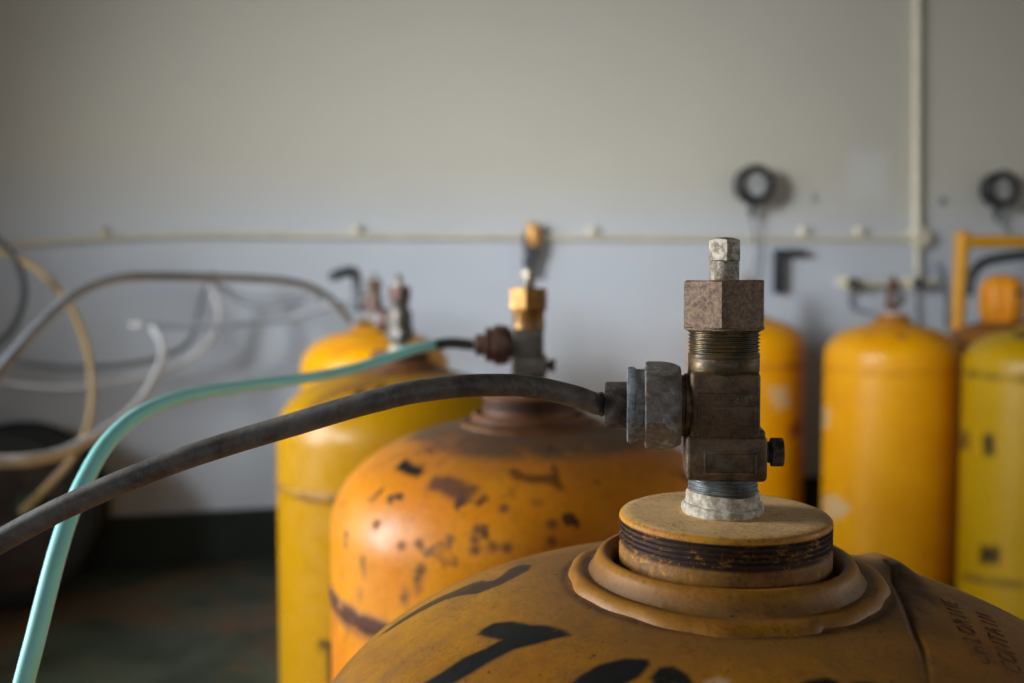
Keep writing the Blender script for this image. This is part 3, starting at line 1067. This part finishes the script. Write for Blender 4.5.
# ---- by the right-hand wall
s5 = lambda L_: [side_from(x_, y_, .827, 3.5) for x_, y_ in L_]
make_cylinder(747, 3.5, 'narrow-looking yellow gas cylinder by the wall, half behind the front valve', 'deep', dz=0.004, seam=0.655,
              marks=dict(polys=[('chip_pale', 'side', .012, .7, s5([(767, 388), (788, 388), (790, 408), (774, 410)])), ('rust', 'side', .012, 1, s5([(787, 428), (800, 420), (803, 434), (789, 440)]))], top=[(0.07, 0.11, 0.5)], seam=0.9, seam_w=.022),
              valve=dict(rot=math.radians(80)))
s6 = lambda L_: [side_from(x_, y_, 1.175, 3.06) for x_, y_ in L_]
make_cylinder(893, 3.06, 'clean deep yellow gas cylinder by the wall with a pale patch low on its side', 'deep', seam=0.681,
              marks=dict(polys=[('chip_pale', 'side', .006, .75, s6([(823, 498), (836, 495), (853, 508), (839, 520), (826, 516)])), ('chip_pale', 'side', .006, .7, s6([(824, 405), (831, 409), (830, 428), (823, 428)])),
                                ('rust', 'side', .012, .25, s6([(848, 480), (853, 484), (852, 506), (846, 500)]))],
                         spots=[('rust', 'dome', .016, .012, .95, [(-0.0297, -0.1487)]), ('rust', 'dome', .014, .014, .55, [(-0.1125, -0.1023), (0.073, -0.1345)]), ('rust', 'side', .012, .01, .4, s6([(927, 555)]))],
                         top=[(0.05, 0.085, 0.8)], seam=0.35, seam_w=.02),
              valve=dict(rot=math.radians(100), mats=dict(body='rusty', packing_nut='rusty', upper_thread='rusty', stem='rusty', lower_thread='rusty')), neck_mat='cap', collar_mat='cap')
s7 = lambda L_: [side_from(x_, y_, 1.462, 2.75) for x_, y_ in L_]
make_cylinder(1043, 2.75, 'greenish yellow gas cylinder with square black marks, at the right edge of the row', 'green', seam=0.691,
              marks=dict(polys=[('mark', 'side', .008, .9, s7([(980, 434), (992, 434), (993, 455), (982, 456)])), ('mark', 'side', .008, .9, s7([(978, 545), (998, 547), (998, 564), (977, 564)])),
                                ('rust', 'side', .012, .8, s7([(957, 430), (968, 432), (968, 450), (957, 450)])), ('mark', 'dome', .008, .8, [(-0.0996, -0.0431), (-0.0539, -0.0492), (-0.0759, -0.1041), (-0.1144, -0.0852)]),
                                ('rust', 'side', .006, .9, s7([(960, 572), (1023, 582), (1023, 588), (960, 578)]))],
                         top=[(0.07, 0.12, 0.6)], seam=0.9, seam_w=.014),
              valve=dict(rot=math.radians(60), mats=dict(body='dark', packing_nut='dark')))
c8 = make_cylinder(1008, 3.3, 'brown-domed gas cylinder under an orange protective hood, behind the greenish yellow one', 'brown', dz=0.0, marks=dict(top=[(0.10, 0.19, 0.95)]), ring=False)
hood_me = cached('protective_hood', hood_bm)
hood = link_mesh('protective_hood', hood_me, M['cap'], c8, 50, (-0.022, 0, 0.810))
bm = bmesh.new()
lathe(bm, [(0, 0.0), (0.010, 0.0), (0.0115, 0.002), (0.010, 0.004), (0, 0.004)], 24, Matrix.Translation((0.022, -0.0655, 0.098)) @ Matrix.Rotation(PI / 2, 4, 'X'))
finish('vent_hole', bm, M['black'], hood)

# ------------------------------------------------------------------ hoses
def hose(name, pts, r, mat, label, per=14, segs=20, cat='hose', group=None):
    bm_ = bmesh.new()
    P = spline(pts, per)
    if isinstance(r, (list, tuple)):
        n = len(P) - 1
        m = len(r) - 1
        rr = []
        for i in range(n + 1):
            t = i / n * m
            k = min(int(t), m - 1)
            rr.append(r[k] + (r[k + 1] - r[k]) * (t - k))
    else:
        rr = r
    tube(bm_, P, rr, segs)
    o = finish(name, bm_, M[mat], None, 40)
    return tag(o, label, cat, group)


# the black rubber hose on the front valve
ca, sa = math.cos(math.radians(-7)), math.sin(math.radians(-7))
gl = Vector((X1 - 0.0542 * ca, 0.45 - 0.0542 * sa, Z_COLLAR + OUT_H))
hp = [at(x_, y_, z_) for x_, y_, z_ in ((579, 397.5, .449), (560, 392.5, .447), (540, 388.3, .445), (512, 385.2, .440), (463, 386, .430), (413, 392, .422), (380, 399.5, .419), (346, 408.5, .418), (293, 424.5, .418),
                                        (234, 442, .416), (176, 461, .412), (117, 484, .408), (58, 510.5, .404), (0, 541, .400), (-60, 575, .397), (-120, 612, .395))]
hp += [Vector((-.48, .41, .70)), Vector((-.66, .48, .42)), Vector((-.78, .64, .12)), Vector((-.84, .86, .014)), Vector((-1.0, 1.15, .008))]
gd = Vector((-ca, -sa, 0))
bh = hose('black_hose', [gl + gd * 0.0004, gl + gd * 0.004] + hp, 0.0050, 'black_hose', 'thick black rubber hose clamped to the front valve and crossing the picture', segs=32)
bm = bmesh.new()
lathe(bm, [(0.0044, 0), (0.0054, 0.0004), (0.0058, 0.0012), (0.0055, 0.0022), (0.0051, 0.0026)], 32, Matrix.Translation(gl + gd * 0.0008) @ Matrix.Rotation(-PI / 2, 4, 'Y'))
finish('hose_ferrule', bm, M['dark'], bh)

# teal hose on the second valve
th_ = [(466, 342, 1.0), (452, 343, 1.0), (438, 344.5, .995), (415, 349, .98), (385, 359, .96), (350, 369.5, .93), (300, 379, .89), (250, 385.5, .83), (200, 393, .75), (160, 404.5, .68), (130, 421, .63), (105, 446, .59),
       (86, 478, .56), (70, 514, .54), (58, 551, .52), (47, 592, .505), (35, 640, .49), (22, 690, .48), (5, 760, .47)]
g2 = Vector((0.018 - 0.0542 * math.cos(math.radians(-2)), 1.0 - 0.0542 * math.sin(math.radians(-2)), Z_COLLAR - 0.008 + OUT_H))
tp = [g2 + Vector((-.0004, 0, 0)), g2 + Vector((-.006, .0004, 0))] + [at(*q) for q in th_[1:]] + [Vector((-.275, .47, .50)), Vector((-.30, .50, .22)), Vector((-.32, .58, .03)), Vector((-.38, .72, .006)), Vector((-.52, .86, .006))]
hs = hose('teal_hose', tp, 0.0050, 'teal', 'bright teal plastic hose drooping from the second valve to the bottom left', segs=28)
bm = bmesh.new()
Pq = spline(tp, 14)
tube(bm, Pq[2:46], 0.0054, 24)
finish('dark_sleeve', bm, M['hose_dark'], hs)


def pts(L_):
    return [at(*q) for q in L_]


hose('grey_hose', pts([(350, 322, 2.62), (345, 315, 2.6), (335, 303, 2.55), (315, 289, 2.5), (285, 281, 2.4), (240, 278, 2.25), (200, 277, 2.1), (150, 276, 1.95), (120, 278, 1.85), (95, 285, 1.75), (70, 298, 1.65), (45, 320, 1.55), (20, 347, 1.45), (-10, 382, 1.38), (-40, 420, 1.3), (-140, 540, 1.22), (-260, 700, 1.2)]),
     0.0085, 'hose_grey', 'long dark grey hose arching from the far valve to the left edge')
hose('grey_tube', pts([(137, 325, 2.72), (170, 326, 2.74), (200, 326, 2.75), (230, 325, 2.76), (270, 321, 2.78), (300, 315, 2.78), (325, 308, 2.76), (345, 304, 2.74)]),
     0.0085, 'hose_mid', 'straight grey tube running level to the far valve', cat='tube')
o = hose('pale_tube', pts([(152, 327, 2.69), (159, 337, 2.66), (163, 350, 2.6), (160, 366, 2.5), (145, 395, 2.3), (125, 417, 2.1), (100, 434, 1.9), (65, 452, 1.75), (30, 460, 1.65), (-10, 461.5, 1.6), (-40, 461, 1.55), (-160, 468, 1.5), (-300, 520, 1.5)]),
         [.0095, .0095, .0105, .011, .011], 'hose_pale', 'pale grey tube curling down from the end of the straight tube', cat='tube')
bm = bmesh.new()
tube(bm, pts([(131, 325, 2.72), (134, 325, 2.72), (143, 325, 2.725)]), [0.010, 0.0115, 0.0105], 16)
tag(finish('end_plug', bm, M['hose_pale']), 'small whitish plug on the left end of the straight grey tube', 'plug')
hose('wall_tube', pts([(207, 282, 3.10), (203, 292, 3.10), (198, 312, 3.11), (192, 337, 3.10), (175, 352, 3.08), (140, 362, 3.05), (90, 367, 3.0), (40, 365, 2.95), (-20, 356, 2.9), (-150, 330, 2.85)]),
     0.0085, 'hose_mid', 'mid grey tube looping down from the clip, upper of two sagging left', cat='tube')
hose('wall_tube', pts([(209, 282, 3.06), (215, 296, 3.06), (219, 315, 3.05), (207, 344, 3.03), (172, 369, 3.0), (120, 381, 2.95), (60, 388, 2.9), (0, 382, 2.85), (-30, 376, 2.8), (-150, 350, 2.75)]),
     0.0085, 'hose_pale', 'pale tube looping down from the clip, lower of two sagging left', cat='tube')
hose('wall_tube', pts([(210, 281, 3.0), (225, 293, 2.98), (250, 305, 2.95), (275, 308.5, 2.92), (295, 302, 2.9), (308, 294, 2.88), (316, 295, 2.87), (318, 304, 2.86), (318, 311, 2.86)]),
     0.0075, 'hose_mid', 'grey tube sagging right from the clip and ending in a hook', cat='tube')
hose('wall_tube', pts([(209, 279, 3.03), (222, 287, 3.02), (250, 297, 3.0), (285, 298, 2.98), (312, 293, 2.94), (345, 306, 2.86)]),
     0.0055, 'hose_mid', 'thin grey tube along the top of the sagging loop', cat='tube')
bm = bmesh.new()
c_ = at(209, 280, 3.05)
box(bm, (0, 0, 0), (0.03, 0.10, 0.012), 0.003, 2, Matrix.Translation(c_))
box(bm, (0, 0, 0), (0.014, 0.02, 0.03), 0.003, 2, Matrix.Translation(c_ + Vector((0.004, 0.03, 0.012))))
tag(finish('tube_clip', bm, M['hose_mid']), 'small grey clip gathering the tubes near the left wall area', 'clip')
hose('yellow_hose', pts([(-20, 250, 2.72), (0, 253, 2.72), (18, 259, 2.71), (40, 272, 2.7), (62, 295, 2.7), (80, 327, 2.7), (90, 364, 2.7), (92, 400, 2.68), (86, 430, 2.66), (70, 461, 2.64), (47, 487, 2.62), (22, 512, 2.62)]),
     0.0095, 'hose_yellow', 'yellow hose arching at the left edge down to the dark drum')
hose('black_cable', pts([(-30, 222, 2.6), (-8, 236, 2.6), (10, 252, 2.6), (21, 273, 2.6), (24, 296, 2.6), (16, 322, 2.6), (2, 340, 2.6), (-25, 358, 2.6)]),
     0.0085, 'black', 'black cable loop cut by the left edge', cat='cable')

# ------------------------------------------------------------------ dark drum lying at the left
dr = empty('drum', (-1.455, 2.78, 0.262), math.radians(12))
tag(dr, 'dark round drum lying on its side by the wall, left edge', 'drum')
Rm = Matrix.Rotation(PI / 2, 4, 'X')
bm = bmesh.new()
lathe(bm, [(0.205, 0.0), (0.243, 0.0), (0.252, 0.006), (0.254, 0.014), (0.250, 0.020), (0.246, 0.024), (0.246, 0.09), (0.252, 0.10), (0.246, 0.11), (0.246, 0.20), (0.252, 0.21), (0.246, 0.22), (0.246, 0.262), (0.254, 0.274), (0.244, 0.29), (0, 0.29)], 72, Matrix.Rotation(-PI / 2, 4, 'X'))
finish('shell', bm, M['drum'], dr)
bm = bmesh.new()
lathe(bm, [(0, 0.028), (0.14, 0.028), (0.146, 0.024), (0.152, 0.028), (0.205, 0.03), (0.206, 0.0)], 72, Matrix.Rotation(-PI / 2, 4, 'X'))
finish('drum_head', bm, M['drum_face'], dr)
bm = bmesh.new()
lathe(bm, [(0, -0.012), (0.028, -0.012), (0.032, -0.006), (0.032, 0.027), (0, 0.03)], 32, Matrix.Translation((0.075, 0, 0.05)) @ Matrix.Rotation(-PI / 2, 4, 'X'))
finish('bung', bm, plain('green_bung', (44, 74, 62), (36, 60, 50), 0.5, 20), dr)

# ------------------------------------------------------------------ pipes and fittings on the wall
def wtube(bm_, pix, r, off, segs=16):
    tube(bm_, spline([onwall(x_, y_, off) for x_, y_ in pix], 8), r, segs)


cd = empty('wall_conduit', onwall(600, 238, 0.0))
inv = Matrix.Translation(-cd.location)
tag(cd, 'cream pipe running level along the back wall', 'pipe')


def wpart(name, build, mat, parent):
    bm_ = bmesh.new()
    build(bm_)
    bmesh.ops.transform(bm_, matrix=Matrix.Translation(-parent.location), verts=bm_.verts)
    return finish(name, bm_, M[mat], parent, 40)


wpart('pipe', lambda b_: wtube(b_, ((-60, 250), (0, 245), (40, 242), (120, 237), (200, 235), (350, 236), (530, 237), (700, 238), (912, 238.5)), 0.0105, 0.018), 'cream', cd)
for px_, py_ in ((103, 232), (356, 230), (592, 231), (803, 231), (859, 231)):
    def saddle(b_, px_=px_, py_=py_):
        p = onwall(px_, py_ + 2, 0.012)
        mm = Matrix.Translation(p) @ Matrix.Rotation(math.radians(15), 4, 'Z')
        box(b_, (0, 0, 0.004), (0.024, 0.024, 0.036), 0.004, 2, mm)
        lathe(b_, [(0, 0), (0.009, 0), (0.008, 0.006), (0, 0.007)], 16, mm @ Matrix.Translation((0, -0.012, 0.012)) @ Matrix.Rotation(PI / 2, 4, 'X'))
    wpart('saddle_clip', saddle, 'cream', cd)

cv = empty('wall_riser', onwall(917, 238, 0.0))
tag(cv, 'cream pipe running upright up the wall from a round junction box', 'pipe')


def junction(b_):
    mm = Matrix.Translation(onwall(916, 238, 0.0)) @ Matrix.Rotation(math.radians(15), 4, 'Z') @ Matrix.Rotation(PI / 2, 4, 'X')
    lathe(b_, [(0.040, 0.0), (0.040, 0.036), (0.036, 0.042), (0, 0.042)], 40, mm)
    tube(b_, [onwall(900, 238, 0.018), onwall(932, 238, 0.018)], 0.0155, 20)


wpart('pipe', lambda b_: tube(b_, [onwall(917.5, -260, 0.02), onwall(917, 0, 0.02), onwall(916.5, 236, 0.02)], 0.0155, 20), 'cream', cv)
wpart('junction_box', junction, 'cream', cv)
wpart('drop_pipe', lambda b_: tube(b_, [onwall(917, 240, 0.022), onwall(917, 262, 0.03), onwall(917.5, 282, 0.05)], 0.0095, 16), 'cream', cv)

mf = empty('pipe_manifold', onwall(884, 283, 0.0))
tag(mf, 'short cream pipe with two dark-knobbed taps on the wall above the clean yellow cylinder', 'pipe')
wpart('pipe', lambda b_: wtube(b_, ((839, 282), (858, 283), (884, 284), (917, 283), (934, 282)), 0.0135, 0.05), 'cream', mf)
for px_, py_ in ((852, 283), (917, 283)):
    wp = onwall(px_, py_, 0.085) - WN * 0.085
    mm_ = Matrix.Translation(wp) @ Matrix.Rotation(math.radians(15), 4, 'Z') @ Matrix.Rotation(PI / 2, 4, 'X')
    wpart('tap_body', lambda b_: lathe(b_, [(0.018, 0), (0.018, 0.025), (0.027, 0.032), (0.029, 0.045), (0.027, 0.066), (0.020, 0.072), (0, 0.072)], 32, mm_), 'cream', mf)
    wpart('tap_knob', lambda b_: (lathe(b_, [(0.008, 0.07), (0.008, 0.082), (0.017, 0.084), (0.019, 0.092), (0.017, 0.100), (0, 0.102)], 24, mm_),
                                  [box(b_, (0, 0, 0.093), (0.046, 0.010, 0.010), 0.003, 2, mm_)]), 'black', mf)
for pix, lab in ((((852, 290), (850, 300), (853, 308), (866, 312), (880, 315)), 'thin grey capillary bending from the left tap of the manifold'),
                 (((917, 292), (917, 306), (918, 320), (921, 345)), 'thin grey capillary hanging straight from the right tap'),
                 (((936, 262), (941, 275), (944, 295), (946, 330)), 'thin grey capillary on the wall beside the yellow trolley post')):
    bm = bmesh.new()
    wtube(bm, pix, 0.005, 0.02)
    tag(finish('capillary_tube', bm, M['hose_mid']), lab, 'tube', 'thin capillary tubes on the wall')


def gauge(px_, py_, label, stem_to):
    g_ = empty('pressure_gauge', onwall(px_, py_, 0.08) - WN * 0.08, math.radians(15))
    tag(g_, label, 'gauge', 'round black gauges on the wall')
    RX = Matrix.Rotation(PI / 2, 4, 'X')
    bm_ = bmesh.new()
    lathe(bm_, [(0.052, 0.030), (0.066, 0.030), (0.070, 0.036), (0.070, 0.082), (0.074, 0.086), (0.074, 0.094), (0.068, 0.100), (0.046, 0.094), (0.044, 0.084)], 64, RX)
    lathe(bm_, [(0.0, 0.030), (0.054, 0.030)], 64, RX)
    finish('case', bm_, M['black'], g_)
    bm_ = bmesh.new()
    lathe(bm_, [(0.046, 0.084), (0.0, 0.085)], 48, RX)
    d_ = finish('dial', bm_, M['dial'], g_)
    bm_ = bmesh.new()
    box(bm_, (0.006, -0.087, 0.008), (0.003, 0.002, 0.034), 0, 1, Matrix.Rotation(0.5, 4, 'Y'))
    lathe(bm_, [(0.006, 0.085), (0.006, 0.089), (0, 0.090)], 16, RX)
    finish('pointer', bm_, M['black'], d_)
    bm_ = bmesh.new()
    box(bm_, (0, -0.016, 0), (0.03, 0.032, 0.03), 0.003, 2)
    finish('bracket', bm_, M['dark_steel'], g_)
    bm_ = bmesh.new()
    lathe(bm_, [(0.011, -0.068), (0.013, -0.074), (0.015, -0.082), (0.015, -0.100), (0.010, -0.106), (0.010, -0.125), (0, -0.126)], 24, Matrix.Translation((0, -0.055, 0)))
    finish('connector', bm_, M['dark_steel'], g_)
    bm_ = bmesh.new()
    r_ = Matrix.Rotation(math.radians(-15), 4, 'Z')
    L_ = [Vector((0, -0.055, -0.122))] + [r_ @ (onwall(x_, y_, 0.03) - g_.location) for x_, y_ in stem_to]
    tube(bm_, spline(L_, 8), 0.0045, 12)
    finish('capillary', bm_, M['hose_mid'], g_)


gauge(755.5, 184.5, 'black ringed gauge on the wall above the front valve', ((756, 240), (754, 270), (748, 290)))
gauge(1002, 189, 'black ringed gauge on the wall above the yellow trolley', ((1004, 225), (1010, 240)))

# brass tap under the conduit
bt = empty('brass_tap', onwall(533, 237, 0.045) - WN * 0.045, math.radians(15))
tag(bt, 'small brass tap with dark nozzle on the wall pipe, behind the second valve', 'tap')
bm = bmesh.new()
lathe(bm, [(0.0, 0.052), (0.016, 0.052), (0.024, 0.040), (0.028, 0.022), (0.028, -0.012), (0.022, -0.024), (0.018, -0.040), (0, -0.042)], 24, Matrix.Translation((0, -0.045, 0)))
box(bm, (0, -0.02, 0.0), (0.024, 0.036, 0.024), 0.004, 2)
finish('tap_body', bm, metal('bright_brass', (222, 166, 90), (196, 138, 70), 0.3, 0.45, 30, 0.1), bt)
bm = bmesh.new()
tube(bm, spline([Vector((0, -.045, -.036)), Vector((-.008, -.046, -.060)), Vector((-.018, -.047, -.095)), Vector((-.018, -.047, -.14))], 8), [.024] * 9 + [.020] * 8 + [.016] * 8, 20)
finish('nozzle', bm, M['dark_steel'], bt)
bm = bmesh.new()
box(bm, (-0.028, -0.05, -0.02), (0.014, 0.02, 0.07), 0.004, 2)
finish('lever', bm, M['dark_steel'], bt)

# L-shaped steel key hung on the wall
bk = empty('hanging_spanner', onwall(779, 254, 0.03) - WN * 0.03, math.radians(15))
tag(bk, 'dark L-shaped steel spanner hanging on the wall right of the front valve', 'spanner')
bm = bmesh.new()
box(bm, (0.0, -0.03, -0.066), (0.042, 0.024, 0.172), 0.006, 2)
box(bm, (0.058, -0.03, 0.005), (0.118, 0.024, 0.030), 0.006, 2)
finish('shank', bm, M['dark_steel'], bk)
bm = bmesh.new()
lathe(bm, [(0.007, 0), (0.007, 0.046), (0.011, 0.046), (0.011, 0.052), (0, 0.052)], 16, Matrix.Translation((0.03, 0, 0.012)) @ Matrix.Rotation(PI / 2, 4, 'X'))
finish('hook', bm, M['dark_steel'], bk)
for px_, py_, lab in ((813, 198, 'pale wall plug between the gauge and the upright pipe'), (942, 201, 'dark wall plug just right of the upright pipe')):
    bm = bmesh.new()
    lathe(bm, [(0.016, 0), (0.015, 0.006), (0.006, 0.009), (0, 0.007)], 20, Matrix.Translation(onwall(px_, py_, 0)) @ Matrix.Rotation(math.radians(15), 4, 'Z') @ Matrix.Rotation(PI / 2, 4, 'X'))
    tag(finish('wall_plug', bm, M['dial'] if px_ < 900 else M['hose_mid']), lab, 'plug', 'plugs in the wall')

# bent key on the far valve
bm = bmesh.new()
tube(bm, spline(pts([(357, 312, 2.7), (357, 300, 2.7), (356.5, 285, 2.7), (356, 275, 2.7), (352, 271.5, 2.69), (344, 272.5, 2.67), (331, 277, 2.63)]), 8), [.019] * 6 + [.014] * 42 + [.012], 16)
tag(finish('valve_key', bm, plain('grey_steel', (92, 96, 100), (78, 82, 86), 0.45, 40, 0.3)), 'bent dark valve key standing up on the far left cylinder', 'key')

# ------------------------------------------------------------------ yellow trolley behind the right-hand cylinders
tr = empty('hand_trolley', (1.63, 3.62, 0), math.radians(6))
tag(tr, 'yellow tubular trolley frame standing behind the right-hand cylinders', 'trolley')
top_z = at(962, 231, 3.62).z
for dx in (0.0, 0.46):
    bm = bmesh.new()
    tube(bm, [Vector((dx - 0.012, 0, 0.02)), Vector((dx - 0.010, 0, 0.6)), Vector((dx, 0, top_z - 0.03)), Vector((dx, 0, top_z - 0.006)), Vector((dx, 0, top_z))], [.021, .021, .026, .028, .016], 24)
    finish('upright', bm, M['yellow_tube'], tr)
for z_ in (top_z - 0.038, 0.30):
    bm = bmesh.new()
    tube(bm, [Vector((0.0, 0, z_)), Vector((0.46, 0, z_))], 0.0225, 24)
    finish('crossbar', bm, M['yellow_tube'], tr)
bm = bmesh.new()
box(bm, (0.23, 0.06, 0.012), (0.52, 0.16, 0.024), 0.006, 2)
finish('toe_plate', bm, M['yellow_tube'], tr)
hose('black_hose', [at(*q) for q in ((969, 296, 3.55), (970, 285, 3.55), (974, 272, 3.55), (983, 263, 3.55), (996, 259, 3.55), (1014, 256, 3.55), (1040, 254, 3.55), (1060, 252, 3.55))],
     0.017, 'black', 'black hose slung under the crossbar of the yellow trolley')

# ------------------------------------------------------------------ view
S.view_settings.view_transform = 'Standard'
S.view_settings.look = 'None'
S.view_settings.gamma = 1.0
S.view_settings.exposure = 0.0
S.view_settings.use_curve_mapping = False
S.cycles.use_denoising = True
S.cycles.max_bounces = 8
